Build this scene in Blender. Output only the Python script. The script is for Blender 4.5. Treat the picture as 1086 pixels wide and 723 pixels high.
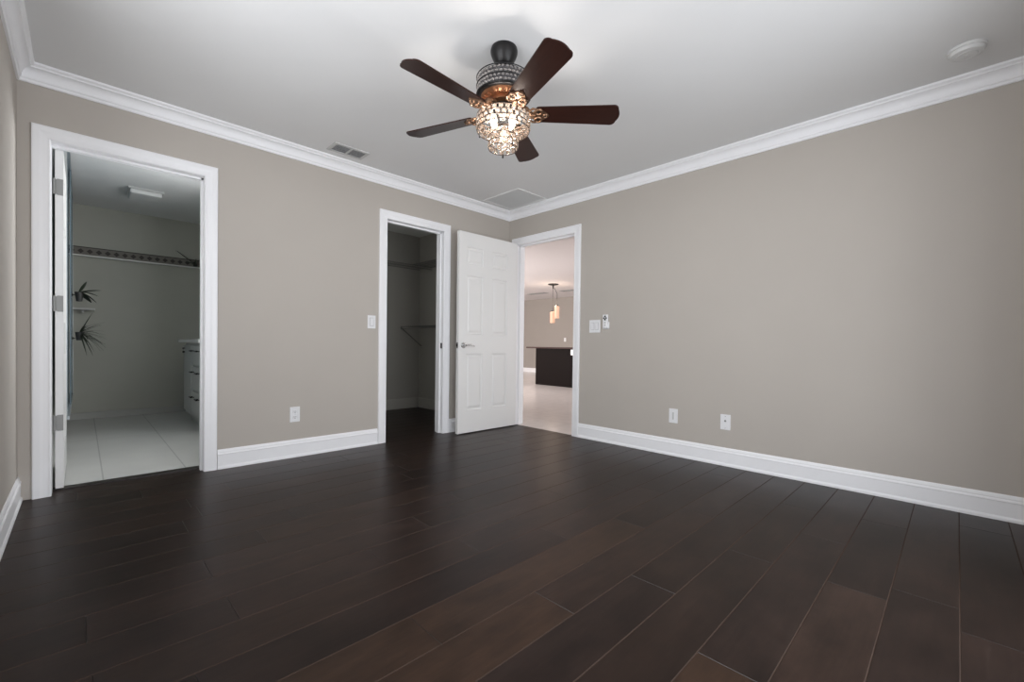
import bpy, bmesh, math, random
from mathutils import Vector, Matrix
random.seed(7)
PI = math.pi
scene = bpy.context.scene
for o in list(bpy.data.objects):
    bpy.data.objects.remove(o)
C = scene.collection

# ------------------------------------------------------------------ camera
FPX = 464.339
cam_d = bpy.data.cameras.new('camera')
cam = bpy.data.objects.new('camera', cam_d); C.objects.link(cam)
cam_d.sensor_fit = 'HORIZONTAL'; cam_d.sensor_width = 36.0
cam_d.lens = FPX / 1086 * 36.0
cam_d.shift_y = 10.483 / 1086
cam_d.clip_start = 0.02
YAW, PITCH, ROLL = 0.777055, -0.013410, -0.012914
fwd = Vector((math.sin(YAW) * math.cos(PITCH), math.cos(YAW) * math.cos(PITCH), math.sin(PITCH)))
rt = Vector((math.cos(YAW), -math.sin(YAW), 0))
up = rt.cross(fwd)
cr, sr = math.cos(ROLL), math.sin(ROLL)
cx_ax = rt * cr - up * sr          # camera right
cy_ax = rt * sr + up * cr          # camera up
Mx = Matrix(((cx_ax.x, cy_ax.x, -fwd.x, -3.52051),
             (cx_ax.y, cy_ax.y, -fwd.y, -3.64638),
             (cx_ax.z, cy_ax.z, -fwd.z, 0.903496),
             (0, 0, 0, 1)))
cam.matrix_world = Mx
scene.camera = cam

# ------------------------------------------------------------------ light and exposure
W, H = 3.7744, 2.423
REAR = -3.98
scene.view_settings.view_transform = 'Standard'
scene.view_settings.look = 'None'
scene.view_settings.gamma = 1.0
scene.view_settings.use_curve_mapping = False
scene.view_settings.exposure = 0.0
world = bpy.data.worlds.new('daylight'); scene.world = world
world.use_nodes = True
bg = world.node_tree.nodes['Background']
bg.inputs['Color'].default_value = (0.62, 0.75, 1.0, 1)
bg.inputs['Strength'].default_value = 0.5

def area(name, loc, rot, sx, sy, power, col):
    d = bpy.data.lights.new(name, 'AREA'); d.shape = 'RECTANGLE'
    d.size = sx; d.size_y = sy; d.energy = power; d.color = col
    o = bpy.data.objects.new(name, d); C.objects.link(o)
    o.location = loc; o.rotation_euler = rot
    return o
def bulb_light(name, loc, power, col, r=0.015, parent=None):
    d = bpy.data.lights.new(name, 'POINT'); d.energy = power; d.color = col; d.shadow_soft_size = r
    o = bpy.data.objects.new(name, d); C.objects.link(o); o.location = loc
    if parent: o.parent = parent
    return o
# daylight outside the bedroom's rear window; the other area lamps are added fill
area('window_daylight', (-2.05, REAR - 0.45, 1.00), (math.radians(90), 0, 0), 2.9, 2.0, 94, (0.95, 0.97, 1.0))
area('side_window_fill', (-W - 0.55, -2.2, 1.15), (0, math.radians(-90), 0), 1.9, 2.4, 94, (0.97, 0.98, 1.0))  # fill through an added, unseen side window, evens out the walls
area('great_room_fill', (4.9, -3.45, 1.25), (math.radians(90), 0, 0), 3.6, 2.1, 130, (1.0, 0.95, 0.92))  # added fill lamp behind an opening made for it
area('great_room_side_fill', (-0.15, 5.0, 1.3), (0, math.radians(-90), 0), 2.0, 4.6, 300, (1.0, 0.95, 0.92))  # added fill lamp aimed at the far wall
area('bathroom_fill', (-2.02, 0.75, 1.75), (0, math.radians(-90), PI), 0.6, 0.6, 29, (0.94, 0.97, 1.0))  # added fill lamp on the closet side of the partition

# ------------------------------------------------------------------ materials
def mat(name, col, rough=0.5, metal=0.0, spec=None, noise=0.0, nscale=8.0, bump=0.0, bscale=200.0, coat=0.0):
    m = bpy.data.materials.new(name); m.use_nodes = True
    nt = m.node_tree; b = nt.nodes['Principled BSDF']
    b.inputs['Base Color'].default_value = (*col, 1)
    b.inputs['Roughness'].default_value = rough
    b.inputs['Metallic'].default_value = metal
    if spec is not None: b.inputs['Specular IOR Level'].default_value = spec
    if coat: b.inputs['Coat Weight'].default_value = coat; b.inputs['Coat Roughness'].default_value = 0.1
    if noise or bump:
        tc = nt.nodes.new('ShaderNodeTexCoord')
    if noise:
        n = nt.nodes.new('ShaderNodeTexNoise'); n.inputs['Scale'].default_value = nscale
        n.inputs['Detail'].default_value = 5
        nt.links.new(tc.outputs['Object'], n.inputs['Vector'])
        mx = nt.nodes.new('ShaderNodeMix'); mx.data_type = 'RGBA'
        mx.inputs[6].default_value = (*[c * (1 - noise) for c in col], 1)
        mx.inputs[7].default_value = (*[min(1, c * (1 + noise)) for c in col], 1)
        nt.links.new(n.outputs['Fac'], mx.inputs[0])
        nt.links.new(mx.outputs[2], b.inputs['Base Color'])
    if bump:
        n2 = nt.nodes.new('ShaderNodeTexNoise'); n2.inputs['Scale'].default_value = bscale
        n2.inputs['Detail'].default_value = 3
        nt.links.new(tc.outputs['Object'], n2.inputs['Vector'])
        bp = nt.nodes.new('ShaderNodeBump'); bp.inputs['Strength'].default_value = bump
        bp.inputs['Distance'].default_value = 0.002
        nt.links.new(n2.outputs['Fac'], bp.inputs['Height'])
        nt.links.new(bp.outputs['Normal'], b.inputs['Normal'])
    return m

M = {}
M['wall'] = mat('beige_wall_paint', (0.495, 0.455, 0.41), 0.75, noise=0.03, nscale=3, bump=0.12, bscale=160)
M['ceil'] = mat('ceiling_paint', (0.78, 0.78, 0.775), 0.85, noise=0.015, nscale=3, bump=0.15, bscale=120)
M['trim'] = mat('white_trim_paint', (0.93, 0.93, 0.945), 0.38, noise=0.01, nscale=6)
M['door'] = mat('white_door_paint', (0.80, 0.795, 0.78), 0.42, noise=0.01, nscale=6)
M['plate'] = mat('white_plastic', (0.84, 0.84, 0.85), 0.3, noise=0.01, nscale=20)
M['plate_gap'] = mat('shadow_gap_plastic', (0.25, 0.25, 0.26), 0.5, noise=0.05)
M['black'] = mat('black_bronze_metal', (0.018, 0.017, 0.017), 0.38, 0.6, noise=0.1)
M['dark'] = mat('dark_recess', (0.01, 0.01, 0.01), 0.7, noise=0.1)
M['copper'] = mat('antique_copper', (0.40, 0.19, 0.10), 0.34, 0.8, noise=0.25, nscale=30)
M['brass_iron'] = mat('antique_bronze_bracket', (0.25, 0.15, 0.095), 0.38, 0.85, noise=0.3, nscale=40)
M['chrome'] = mat('satin_nickel', (0.62, 0.62, 0.62), 0.25, 1.0, noise=0.05)
M['hinge'] = mat('brushed_hinge_steel', (0.30, 0.30, 0.29), 0.5, 0.1, noise=0.08)
M['vent'] = mat('vent_enamel', (0.58, 0.58, 0.57), 0.5, noise=0.02)
M['grille'] = mat('grey_grille_enamel', (0.86, 0.86, 0.85), 0.6, noise=0.02)
M['detector'] = mat('off_white_detector_plastic', (0.70, 0.70, 0.69), 0.5, noise=0.02)
M['bathwall'] = mat('sage_grey_paint', (0.46, 0.46, 0.41), 0.8, noise=0.04, nscale=5, bump=0.1)
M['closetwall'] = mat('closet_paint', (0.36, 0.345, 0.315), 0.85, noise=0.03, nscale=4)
M['hallwall'] = mat('great_room_paint', (0.36, 0.325, 0.295), 0.8, noise=0.03, nscale=3)
M['hallceil'] = mat('great_room_ceiling', (0.71, 0.675, 0.675), 0.8, noise=0.01)
M['wire'] = mat('dimmed_white_wire', (0.16, 0.16, 0.155), 0.5, 0.2, noise=0.05)  # white wire, closet dimness put into the colour
M['island'] = mat('espresso_cabinet', (0.006, 0.003, 0.0024), 0.6, spec=0.08, noise=0.2, nscale=12)
M['stone'] = mat('brown_stone_top', (0.05, 0.024, 0.02), 0.45, spec=0.2, noise=0.4, nscale=25)
M['vanity'] = mat('white_vanity_paint', (0.55, 0.55, 0.52), 0.45, noise=0.02)
M['quartz'] = mat('pale_quartz', (0.72, 0.72, 0.70), 0.2, noise=0.05, nscale=20)
M['leaf'] = mat('dark_green_leaf', (0.030, 0.042, 0.026), 0.55, noise=0.35, nscale=30)
M['pot'] = mat('dark_pot', (0.035, 0.035, 0.033), 0.5, noise=0.1)
M['alu'] = mat('pale_aluminium', (0.62, 0.66, 0.68), 0.3, 0.7, noise=0.03)
M['skirt'] = mat('grey_tile_skirting', (0.44, 0.44, 0.42), 0.45, noise=0.03)
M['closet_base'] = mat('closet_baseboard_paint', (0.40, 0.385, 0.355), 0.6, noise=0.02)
M['liner'] = mat('dark_pewter_liner', (0.10, 0.10, 0.105), 0.4, 0.7, noise=0.1)
M['ring'] = mat('dark_bronze_ring', (0.07, 0.045, 0.032), 0.4, 0.7, noise=0.1)
M['thresh'] = mat('dark_wood_threshold', (0.022, 0.016, 0.014), 0.35, noise=0.2, nscale=20)
M['chip'] = mat('worn_board_edge', (0.046, 0.028, 0.020), 0.7, spec=0.2, noise=0.3, nscale=15)

def emis(name, col, s):
    m = bpy.data.materials.new(name); m.use_nodes = True
    b = m.node_tree.nodes['Principled BSDF']
    b.inputs['Base Color'].default_value = (*col, 1)
    b.inputs['Emission Color'].default_value = (*col, 1)
    b.inputs['Emission Strength'].default_value = s
    return m
def bulb_mat():
    m = bpy.data.materials.new('lit_bulb_glass'); m.use_nodes = True
    nt = m.node_tree; nt.nodes.clear()
    out = nt.nodes.new('ShaderNodeOutputMaterial')
    tr = nt.nodes.new('ShaderNodeBsdfTransparent')
    em = nt.nodes.new('ShaderNodeEmission'); em.inputs['Color'].default_value = (1.0, 0.86, 0.68, 1); em.inputs['Strength'].default_value = 6.0
    mx = nt.nodes.new('ShaderNodeMixShader'); mx.inputs['Fac'].default_value = 0.4
    nt.links.new(tr.outputs[0], mx.inputs[1]); nt.links.new(em.outputs[0], mx.inputs[2])
    nt.links.new(mx.outputs[0], out.inputs['Surface'])
    return m
M['bulb'] = bulb_mat()
M['shade'] = emis('lit_amber_glass', (0.55, 0.34, 0.24), 0.85)

def crystal_mat(name, tint, clear):
    m = bpy.data.materials.new(name); m.use_nodes = True
    nt = m.node_tree; nt.nodes.clear()
    out = nt.nodes.new('ShaderNodeOutputMaterial')
    tr = nt.nodes.new('ShaderNodeBsdfTransparent'); tr.inputs['Color'].default_value = (*tint, 1)
    gl = nt.nodes.new('ShaderNodeBsdfGlossy'); gl.inputs['Roughness'].default_value = 0.08
    gl.inputs['Color'].default_value = (0.86, 0.80, 0.75, 1)
    tl = nt.nodes.new('ShaderNodeBsdfTranslucent'); tl.inputs['Color'].default_value = (*tint, 1)
    m1 = nt.nodes.new('ShaderNodeMixShader'); m2 = nt.nodes.new('ShaderNodeMixShader')
    lw = nt.nodes.new('ShaderNodeLayerWeight'); lw.inputs['Blend'].default_value = 0.45
    mr = nt.nodes.new('ShaderNodeMapRange')
    mr.inputs['To Min'].default_value = 0.25; mr.inputs['To Max'].default_value = 0.9
    nt.links.new(lw.outputs['Facing'], mr.inputs['Value'])
    m1.inputs['Fac'].default_value = clear
    nt.links.new(tl.outputs[0], m1.inputs[1]); nt.links.new(tr.outputs[0], m1.inputs[2])
    nt.links.new(mr.outputs[0], m2.inputs['Fac'])
    nt.links.new(m1.outputs[0], m2.inputs[1]); nt.links.new(gl.outputs[0], m2.inputs[2])
    nt.links.new(m2.outputs[0], out.inputs['Surface'])
    return m
M['crystal'] = crystal_mat('clear_crystal', (0.90, 0.83, 0.76), 0.88)
M['smoke_crystal'] = crystal_mat('crystal_over_dark_band', (0.8, 0.8, 0.82), 0.5)

def glass_mat():
    m = bpy.data.materials.new('bluish_shower_glass'); m.use_nodes = True
    nt = m.node_tree; nt.nodes.clear()
    out = nt.nodes.new('ShaderNodeOutputMaterial')
    tr = nt.nodes.new('ShaderNodeBsdfTransparent'); tr.inputs['Color'].default_value = (0.55, 0.66, 0.70, 1)
    df = nt.nodes.new('ShaderNodeBsdfPrincipled'); df.inputs['Base Color'].default_value = (0.22, 0.29, 0.33, 1)
    df.inputs['Roughness'].default_value = 0.25
    mx = nt.nodes.new('ShaderNodeMixShader'); mx.inputs['Fac'].default_value = 0.7
    nt.links.new(tr.outputs[0], mx.inputs[1]); nt.links.new(df.outputs[0], mx.inputs[2])
    nt.links.new(mx.outputs[0], out.inputs['Surface'])
    return m
M['glass'] = glass_mat()

def wood_mat(name, c1, c2, rough, stretch=(1.2, 14, 14), attr=False, coat=0.0, bump=0.05):
    """grain runs along local X"""
    m = bpy.data.materials.new(name); m.use_nodes = True
    nt = m.node_tree; b = nt.nodes['Principled BSDF']; L = nt.links
    tc = nt.nodes.new('ShaderNodeTexCoord'); mp = nt.nodes.new('ShaderNodeMapping')
    mp.inputs['Scale'].default_value = stretch
    L.new(tc.outputs['Object'], mp.inputs['Vector'])
    n = nt.nodes.new('ShaderNodeTexNoise'); n.inputs['Scale'].default_value = 3.0
    n.inputs['Detail'].default_value = 8; n.inputs['Roughness'].default_value = 0.62
    n.inputs['Distortion'].default_value = 0.6
    vec = mp.outputs['Vector']
    if attr:
        at = nt.nodes.new('ShaderNodeAttribute'); at.attribute_name = 'plank'
        ad = nt.nodes.new('ShaderNodeVectorMath'); ad.operation = 'MULTIPLY_ADD'
        ad.inputs[1].default_value = (37, 19, 11)
        L.new(at.outputs['Color'], ad.inputs[0]); L.new(vec, ad.inputs[2]); vec = ad.outputs[0]
    L.new(vec, n.inputs['Vector'])
    rp = nt.nodes.new('ShaderNodeMix'); rp.data_type = 'RGBA'
    rp.inputs[6].default_value = (*c1, 1); rp.inputs[7].default_value = (*c2, 1)
    L.new(n.outputs['Fac'], rp.inputs[0]); colour = rp.outputs[2]
    if attr:
        # the stain of each plank: red = depth, green = yellow-brown planks
        sp = nt.nodes.new('ShaderNodeSeparateColor'); L.new(at.outputs['Color'], sp.inputs[0])
        mr = nt.nodes.new('ShaderNodeMapRange'); mr.inputs['To Min'].default_value = 0.72; mr.inputs['To Max'].default_value = 1.25
        L.new(sp.outputs[0], mr.inputs['Value'])
        m2 = nt.nodes.new('ShaderNodeMix'); m2.data_type = 'RGBA'; m2.blend_type = 'MULTIPLY'; m2.inputs[0].default_value = 1
        L.new(colour, m2.inputs[6]); L.new(mr.outputs[0], m2.inputs[7])
        m3 = nt.nodes.new('ShaderNodeMix'); m3.data_type = 'RGBA'; m3.blend_type = 'MIX'
        L.new(sp.outputs[1], m3.inputs[0]); L.new(m2.outputs[2], m3.inputs[6])
        m4 = nt.nodes.new('ShaderNodeMix'); m4.data_type = 'RGBA'; m4.blend_type = 'MULTIPLY'; m4.inputs[0].default_value = 1
        L.new(m2.outputs[2], m4.inputs[6]); m4.inputs[7].default_value = (1.50, 1.40, 1.12, 1)
        L.new(m4.outputs[2], m3.inputs[7]); colour = m3.outputs[2]
    if attr:
        # uneven stain: soft blotches inside the boards
        nb = nt.nodes.new('ShaderNodeTexNoise'); nb.inputs['Scale'].default_value = 6.0; nb.inputs['Detail'].default_value = 7; nb.inputs['Roughness'].default_value = 0.65
        mpb = nt.nodes.new('ShaderNodeMapping'); mpb.inputs['Scale'].default_value = (0.7, 1.3, 1.0)
        L.new(tc.outputs['Object'], mpb.inputs['Vector']); L.new(mpb.outputs['Vector'], nb.inputs['Vector'])
        mrb = nt.nodes.new('ShaderNodeMapRange'); mrb.inputs['From Min'].default_value = 0.3; mrb.inputs['From Max'].default_value = 0.7
        mrb.inputs['To Min'].default_value = 0.62; mrb.inputs['To Max'].default_value = 1.38
        L.new(nb.outputs['Fac'], mrb.inputs['Value'])
        m5 = nt.nodes.new('ShaderNodeMix'); m5.data_type = 'RGBA'; m5.blend_type = 'MULTIPLY'; m5.inputs[0].default_value = 1
        L.new(colour, m5.inputs[6]); L.new(mrb.outputs[0], m5.inputs[7]); colour = m5.outputs[2]
    L.new(colour, b.inputs['Base Color'])
    n3 = nt.nodes.new('ShaderNodeTexNoise'); n3.inputs['Scale'].default_value = 1.6; n3.inputs['Detail'].default_value = 4
    L.new(tc.outputs['Object'], n3.inputs['Vector'])
    mr2 = nt.nodes.new('ShaderNodeMapRange'); mr2.inputs['To Min'].default_value = rough - 0.05; mr2.inputs['To Max'].default_value = rough + 0.05
    L.new(n3.outputs['Fac'], mr2.inputs['Value']); L.new(mr2.outputs[0], b.inputs['Roughness'])
    bp = nt.nodes.new('ShaderNodeBump'); bp.inputs['Strength'].default_value = bump; bp.inputs['Distance'].default_value = 0.002
    L.new(n.outputs['Fac'], bp.inputs['Height']); L.new(bp.outputs['Normal'], b.inputs['Normal'])
    if coat: b.inputs['Coat Weight'].default_value = coat; b.inputs['Coat Roughness'].default_value = 0.15
    return m
M['floor'] = wood_mat('dark_plank_wood', (0.0112, 0.0064, 0.0050), (0.0270, 0.0160, 0.0124), 0.35, attr=True, bump=0.12)
M['walnut'] = wood_mat('walnut_blade', (0.009, 0.0038, 0.003), (0.042, 0.014, 0.0095), 0.30, stretch=(2.5, 28, 28))
M['walnut'].node_tree.nodes['Principled BSDF'].inputs['Specular IOR Level'].default_value = 0.2

def tile_mat(name, col, grout, sx, sy, ox, oy, rough, gap=0.004, mottle=0.06, nsc=4):
    m = bpy.data.materials.new(name); m.use_nodes = True
    nt = m.node_tree; b = nt.nodes['Principled BSDF']; L = nt.links
    tc = nt.nodes.new('ShaderNodeTexCoord'); mp = nt.nodes.new('ShaderNodeMapping')
    mp.inputs['Location'].default_value = (ox, oy, 0)
    L.new(tc.outputs['Object'], mp.inputs['Vector'])
    br = nt.nodes.new('ShaderNodeTexBrick'); br.offset = 0
    br.inputs['Scale'].default_value = 1; br.inputs['Mortar Size'].default_value = gap
    br.inputs['Brick Width'].default_value = sx; br.inputs['Row Height'].default_value = sy
    br.inputs['Color1'].default_value = (*col, 1); br.inputs['Color2'].default_value = (*[c * 0.97 for c in col], 1)
    br.inputs['Mortar'].default_value = (*grout, 1)
    L.new(mp.outputs['Vector'], br.inputs['Vector'])
    n = nt.nodes.new('ShaderNodeTexNoise'); n.inputs['Scale'].default_value = nsc; n.inputs['Detail'].default_value = 6
    L.new(tc.outputs['Object'], n.inputs['Vector'])
    mr = nt.nodes.new('ShaderNodeMapRange'); mr.inputs['To Min'].default_value = 1 - mottle * 2; mr.inputs['To Max'].default_value = 1 + mottle
    L.new(n.outputs['Fac'], mr.inputs['Value'])
    mx = nt.nodes.new('ShaderNodeMix'); mx.data_type = 'RGBA'; mx.blend_type = 'MULTIPLY'; mx.inputs[0].default_value = 1
    L.new(br.outputs['Color'], mx.inputs[6]); L.new(mr.outputs[0], mx.inputs[7])
    L.new(mx.outputs[2], b.inputs['Base Color'])
    b.inputs['Roughness'].default_value = rough
    return m
M['floor'].node_tree.nodes['Principled BSDF'].inputs['Specular IOR Level'].default_value = 0.17
M['bathtile'] = tile_mat('bathroom_floor_tile', (0.60, 0.60, 0.58), (0.40, 0.40, 0.39), 0.43, 1.9, 3.42 - 0.43, 0.1, 0.4)
M['halltile'] = tile_mat('great_room_floor_tile', (0.86, 0.80, 0.77), (0.72, 0.66, 0.63), 0.5, 0.5, 0, 0, 0.22, gap=0.003, mottle=0.08, nsc=9)

def border_mat():
    m = bpy.data.materials.new('diamond_border_paper'); m.use_nodes = True
    nt = m.node_tree; b = nt.nodes['Principled BSDF']; L = nt.links
    tc = nt.nodes.new('ShaderNodeTexCoord'); sp = nt.nodes.new('ShaderNodeSeparateXYZ')
    L.new(tc.outputs['Object'], sp.inputs[0])
    def mth(op, a, bb=None):
        n = nt.nodes.new('ShaderNodeMath'); n.operation = op
        for i, v in enumerate((a, bb)):
            if v is None: continue
            if isinstance(v, (int, float)): n.inputs[i].default_value = v
            else: L.new(v, n.inputs[i])
        return n.outputs[0]
    u = mth('ABSOLUTE', mth('SUBTRACT', mth('FRACT', mth('DIVIDE', sp.outputs[0], 0.075)), 0.5))
    v = mth('ABSOLUTE', mth('DIVIDE', mth('SUBTRACT', sp.outputs[2], 0.05), 0.075))
    d = mth('ADD', u, v)
    ring = mth('LESS_THAN', d, 0.36)
    edge = mth('GREATER_THAN', mth('ABSOLUTE', mth('SUBTRACT', sp.outputs[2], 0.05)), 0.040)
    f = mth('MAXIMUM', ring, edge)
    mx = nt.nodes.new('ShaderNodeMix'); mx.data_type = 'RGBA'
    mx.inputs[6].default_value = (0.20, 0.185, 0.165, 1); mx.inputs[7].default_value = (0.06, 0.052, 0.047, 1)
    L.new(f, mx.inputs[0]); L.new(mx.outputs[2], b.inputs['Base Color'])
    b.inputs['Roughness'].default_value = 0.7
    return m
M['border'] = border_mat()

# ------------------------------------------------------------------ mesh helpers
class MB:
    def __init__(self): self.bm = bmesh.new()
    def _x(self, verts, mtx):
        if mtx is not None: bmesh.ops.transform(self.bm, matrix=mtx, verts=verts)
    def box(self, a, b, mtx=None, bevel=0.0):
        a, b = Vector(a), Vector(b)
        r = bmesh.ops.create_cube(self.bm, size=1.0); vs = r['verts']
        d = b - a
        bmesh.ops.scale(self.bm, vec=(abs(d.x), abs(d.y), abs(d.z)), verts=vs)
        bmesh.ops.translate(self.bm, vec=(a + b) / 2, verts=vs)
        if bevel:
            es = list({e for v in vs for e in v.link_edges})
            r2 = bmesh.ops.bevel(self.bm, geom=es, offset=bevel, segments=2, affect='EDGES', profile=0.5)
            vs = list({v for f in r2['faces'] for v in f.verts} | {v for v in vs if v.is_valid})
        self._x(vs, mtx); return self
    def lathe(self, prof, seg=32, mtx=None, cap=True):
        rings = []
        for r, z in prof:
            if r < 1e-6: rings.append([self.bm.verts.new((0, 0, z))])
            else: rings.append([self.bm.verts.new((r * math.cos(2 * PI * k / seg), r * math.sin(2 * PI * k / seg), z)) for k in range(seg)])
        for A, B in zip(rings, rings[1:]):
            for k in range(seg):
                k2 = (k + 1) % seg
                if len(A) == 1 and len(B) == 1: continue
                if len(A) == 1: f = (A[0], B[k2], B[k])
                elif len(B) == 1: f = (A[k], A[k2], B[0])
                else: f = (A[k], A[k2], B[k2], B[k])
                self.bm.faces.new(f)
        if cap:
            for R in (rings[0], rings[-1]):
                if len(R) > 1: self.bm.faces.new(R)
        self._x([v for R in rings for v in R], mtx); return self
    def tube(self, pts, rad, seg=8, closed=False, mtx=None):
        pts = [Vector(p) for p in pts]; n = len(pts); rings = []
        rs = rad if isinstance(rad, (list, tuple)) else [rad] * n
        prev = None
        for i, p in enumerate(pts):
            if closed: t = (pts[(i + 1) % n] - pts[i - 1])
            else: t = pts[min(i + 1, n - 1)] - pts[max(i - 1, 0)]
            t.normalize()
            if prev is None:
                ref = Vector((0, 0, 1)) if abs(t.z) < 0.9 else Vector((1, 0, 0))
                u = t.cross(ref).normalized()
            else:
                u = (prev - t * prev.dot(t)).normalized()
            prev = u; w = t.cross(u)
            rings.append([self.bm.verts.new(p + (u * math.cos(2 * PI * k / seg) + w * math.sin(2 * PI * k / seg)) * rs[i]) for k in range(seg)])
        m = n if closed else n - 1
        for i in range(m):
            A, B = rings[i], rings[(i + 1) % n]
            for k in range(seg):
                self.bm.faces.new((A[k], A[(k + 1) % seg], B[(k + 1) % seg], B[k]))
        if not closed:
            self.bm.faces.new(rings[0]); self.bm.faces.new(rings[-1])
        self._x([v for R in rings for v in R], mtx); return self
    def ring(self, r, z, t, seg=40, c=(0, 0), mtx=None):
        return self.tube([(c[0] + r * math.cos(2 * PI * k / seg), c[1] + r * math.sin(2 * PI * k / seg), z) for k in range(seg)], t, 6, True, mtx)
    def prism(self, poly, z0, z1, mtx=None):
        a = [self.bm.verts.new((x, y, z0)) for x, y in poly]; b = [self.bm.verts.new((x, y, z1)) for x, y in poly]
        self.bm.faces.new(a); self.bm.faces.new(b)
        n = len(poly)
        for i in range(n): self.bm.faces.new((a[i], a[(i + 1) % n], b[(i + 1) % n], b[i]))
        self._x(a + b, mtx); return self
    def gem(self, c, sx, sy, sz, rotz=0.0):
        r = bmesh.ops.create_icosphere(self.bm, subdivisions=1, radius=1.0)
        self._x(r['verts'], Matrix.Translation(c) @ Matrix.Rotation(rotz, 4, 'Z') @ Matrix.Diagonal((sx, sy, sz, 1))); return self
    def sphere(self, c, r, sz=1.0, seg=16):
        q = bmesh.ops.create_uvsphere(self.bm, u_segments=seg, v_segments=seg // 2, radius=r)
        self._x(q['verts'], Matrix.Translation(c) @ Matrix.Diagonal((1, 1, sz, 1))); return self
    def sweep(self, path, prof, closed_path=False):
        """path: list of (origin, axis_u, axis_v) frames; prof: (u, v) closed outline"""
        rings = []
        for o, u, v in path:
            rings.append([self.bm.verts.new(Vector(o) + Vector(u) * a + Vector(v) * b) for a, b in prof])
        n = len(prof)
        for A, B in zip(rings, rings[1:]):
            for k in range(n): self.bm.faces.new((A[k], A[(k + 1) % n], B[(k + 1) % n], B[k]))
        self.bm.faces.new(rings[0]); self.bm.faces.new(rings[-1]); return self
    def build(self, name, m, parent=None, smooth=False, loc=None):
        bmesh.ops.recalc_face_normals(self.bm, faces=self.bm.faces)
        me = bpy.data.meshes.new(name); self.bm.to_mesh(me); self.bm.free()
        for mm in (m if isinstance(m, (list, tuple)) else [m]): me.materials.append(mm)
        if smooth:
            for p in me.polygons: p.use_smooth = True
            try: me.set_sharp_from_angle(angle=math.radians(40))
            except Exception: pass
        o = bpy.data.objects.new(name, me); C.objects.link(o)
        if parent: o.parent = parent
        if loc: o.location = loc
        return o

def tag(o, label, cat, group=None, kind=None):
    o['label'] = label; o['category'] = cat
    if group: o['group'] = group
    if kind: o['kind'] = kind
    return o
def empty(name, loc, rz=0.0):
    o = bpy.data.objects.new(name, None); C.objects.link(o)
    o.empty_display_size = 0.1; o.location = loc; o.rotation_euler = (0, 0, rz); return o
def struct(o, label=None, cat=None):
    o['kind'] = 'structure'
    if label: o['label'] = label; o['category'] = cat
    return o
def copy_tree(o, parent=None):
    c = o.copy(); C.objects.link(c)
    if parent is not None: c.parent = parent
    for ch in list(o.children): copy_tree(ch, c)
    return c

# ------------------------------------------------------------------ structure: bedroom
TH = 0.12
DH = 2.035                       # door opening height
BATH = (-3.648, -2.914)          # opening in the back wall, x range
CLOS = (-1.548, -0.915)
HALL = (-0.950, -0.130)          # opening in the right wall, y range
BR, CL0 = -2.20, -2.08           # partition between bathroom and closet

m = MB()
for a, b in ((-W, BATH[0]), (BATH[1], CLOS[0]), (CLOS[1], TH)):
    m.box((a, 0, 0), (b, TH, H))
for a, b in (BATH, CLOS): m.box((a, 0, DH), (b, TH, H))
struct(m.build('wall_back', M['wall']), 'beige wall with the bathroom and closet doorways', 'wall')
m = MB()
m.box((0, REAR, 0), (TH, HALL[0], H)); m.box((0, HALL[1], 0), (TH, 0, H)); m.box((0, HALL[0], DH), (TH, HALL[1], H))
struct(m.build('wall_right', M['wall']), 'long beige wall to the right of the open bedroom door', 'wall')
LY0, LY1, LZ0, LZ1 = -3.15, -1.25, 0.90, 2.10
m = MB().box((-W - TH, REAR, 0), (-W, LY0, H)); m.box((-W - TH, LY1, 0), (-W, TH, H))
m.box((-W - TH, LY0, 0), (-W, LY1, LZ0)); m.box((-W - TH, LY0, LZ1), (-W, LY1, H))
struct(m.build('wall_left', M['wall']), 'sliver of beige wall at the left edge', 'wall')
m = MB()
WX0, WX1, WZ0, WZ1 = -3.30, -1.00, 0.12, 2.02
m.box((-W - TH, REAR - TH, 0), (WX0, REAR, H)); m.box((WX1, REAR - TH, 0), (TH, REAR, H))
m.box((WX0, REAR - TH, 0), (WX1, REAR, WZ0)); m.box((WX0, REAR - TH, WZ1), (WX1, REAR, H))
struct(m.build('wall_front', M['wall']), 'beige window wall behind the viewer', 'wall')
m = MB()
for k in range(4):
    x = WX0 + (WX1 - WX0 - 0.05) * k / 3
    m.box((x, REAR - 0.09, WZ0), (x + 0.05, REAR - 0.03, WZ1))
m.box((WX0, REAR - 0.09, WZ0), (WX1, REAR - 0.03, WZ0 + 0.05)); m.box((WX0, REAR - 0.09, WZ1 - 0.05), (WX1, REAR - 0.03, WZ1))
struct(m.build('window_1', M['trim']), 'white framed bedroom window behind the viewer', 'window')
m = MB()
for k in range(3):
    y = LY0 + (LY1 - LY0 - 0.05) * k / 2
    m.box((-W - 0.09, y, LZ0), (-W - 0.03, y + 0.05, LZ1))
m.box((-W - 0.09, LY0, LZ0), (-W - 0.03, LY1, LZ0 + 0.05)); m.box((-W - 0.09, LY0, LZ1 - 0.05), (-W - 0.03, LY1, LZ1))
struct(m.build('window_2', M['trim']), 'unseen white framed side window added left of the viewer for fill light', 'window')
struct(MB().box((-W - TH, REAR - TH, H), (TH, TH, H + 0.1)).build('ceiling', M['ceil']), 'flat grey white bedroom ceiling', 'ceiling')

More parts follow.
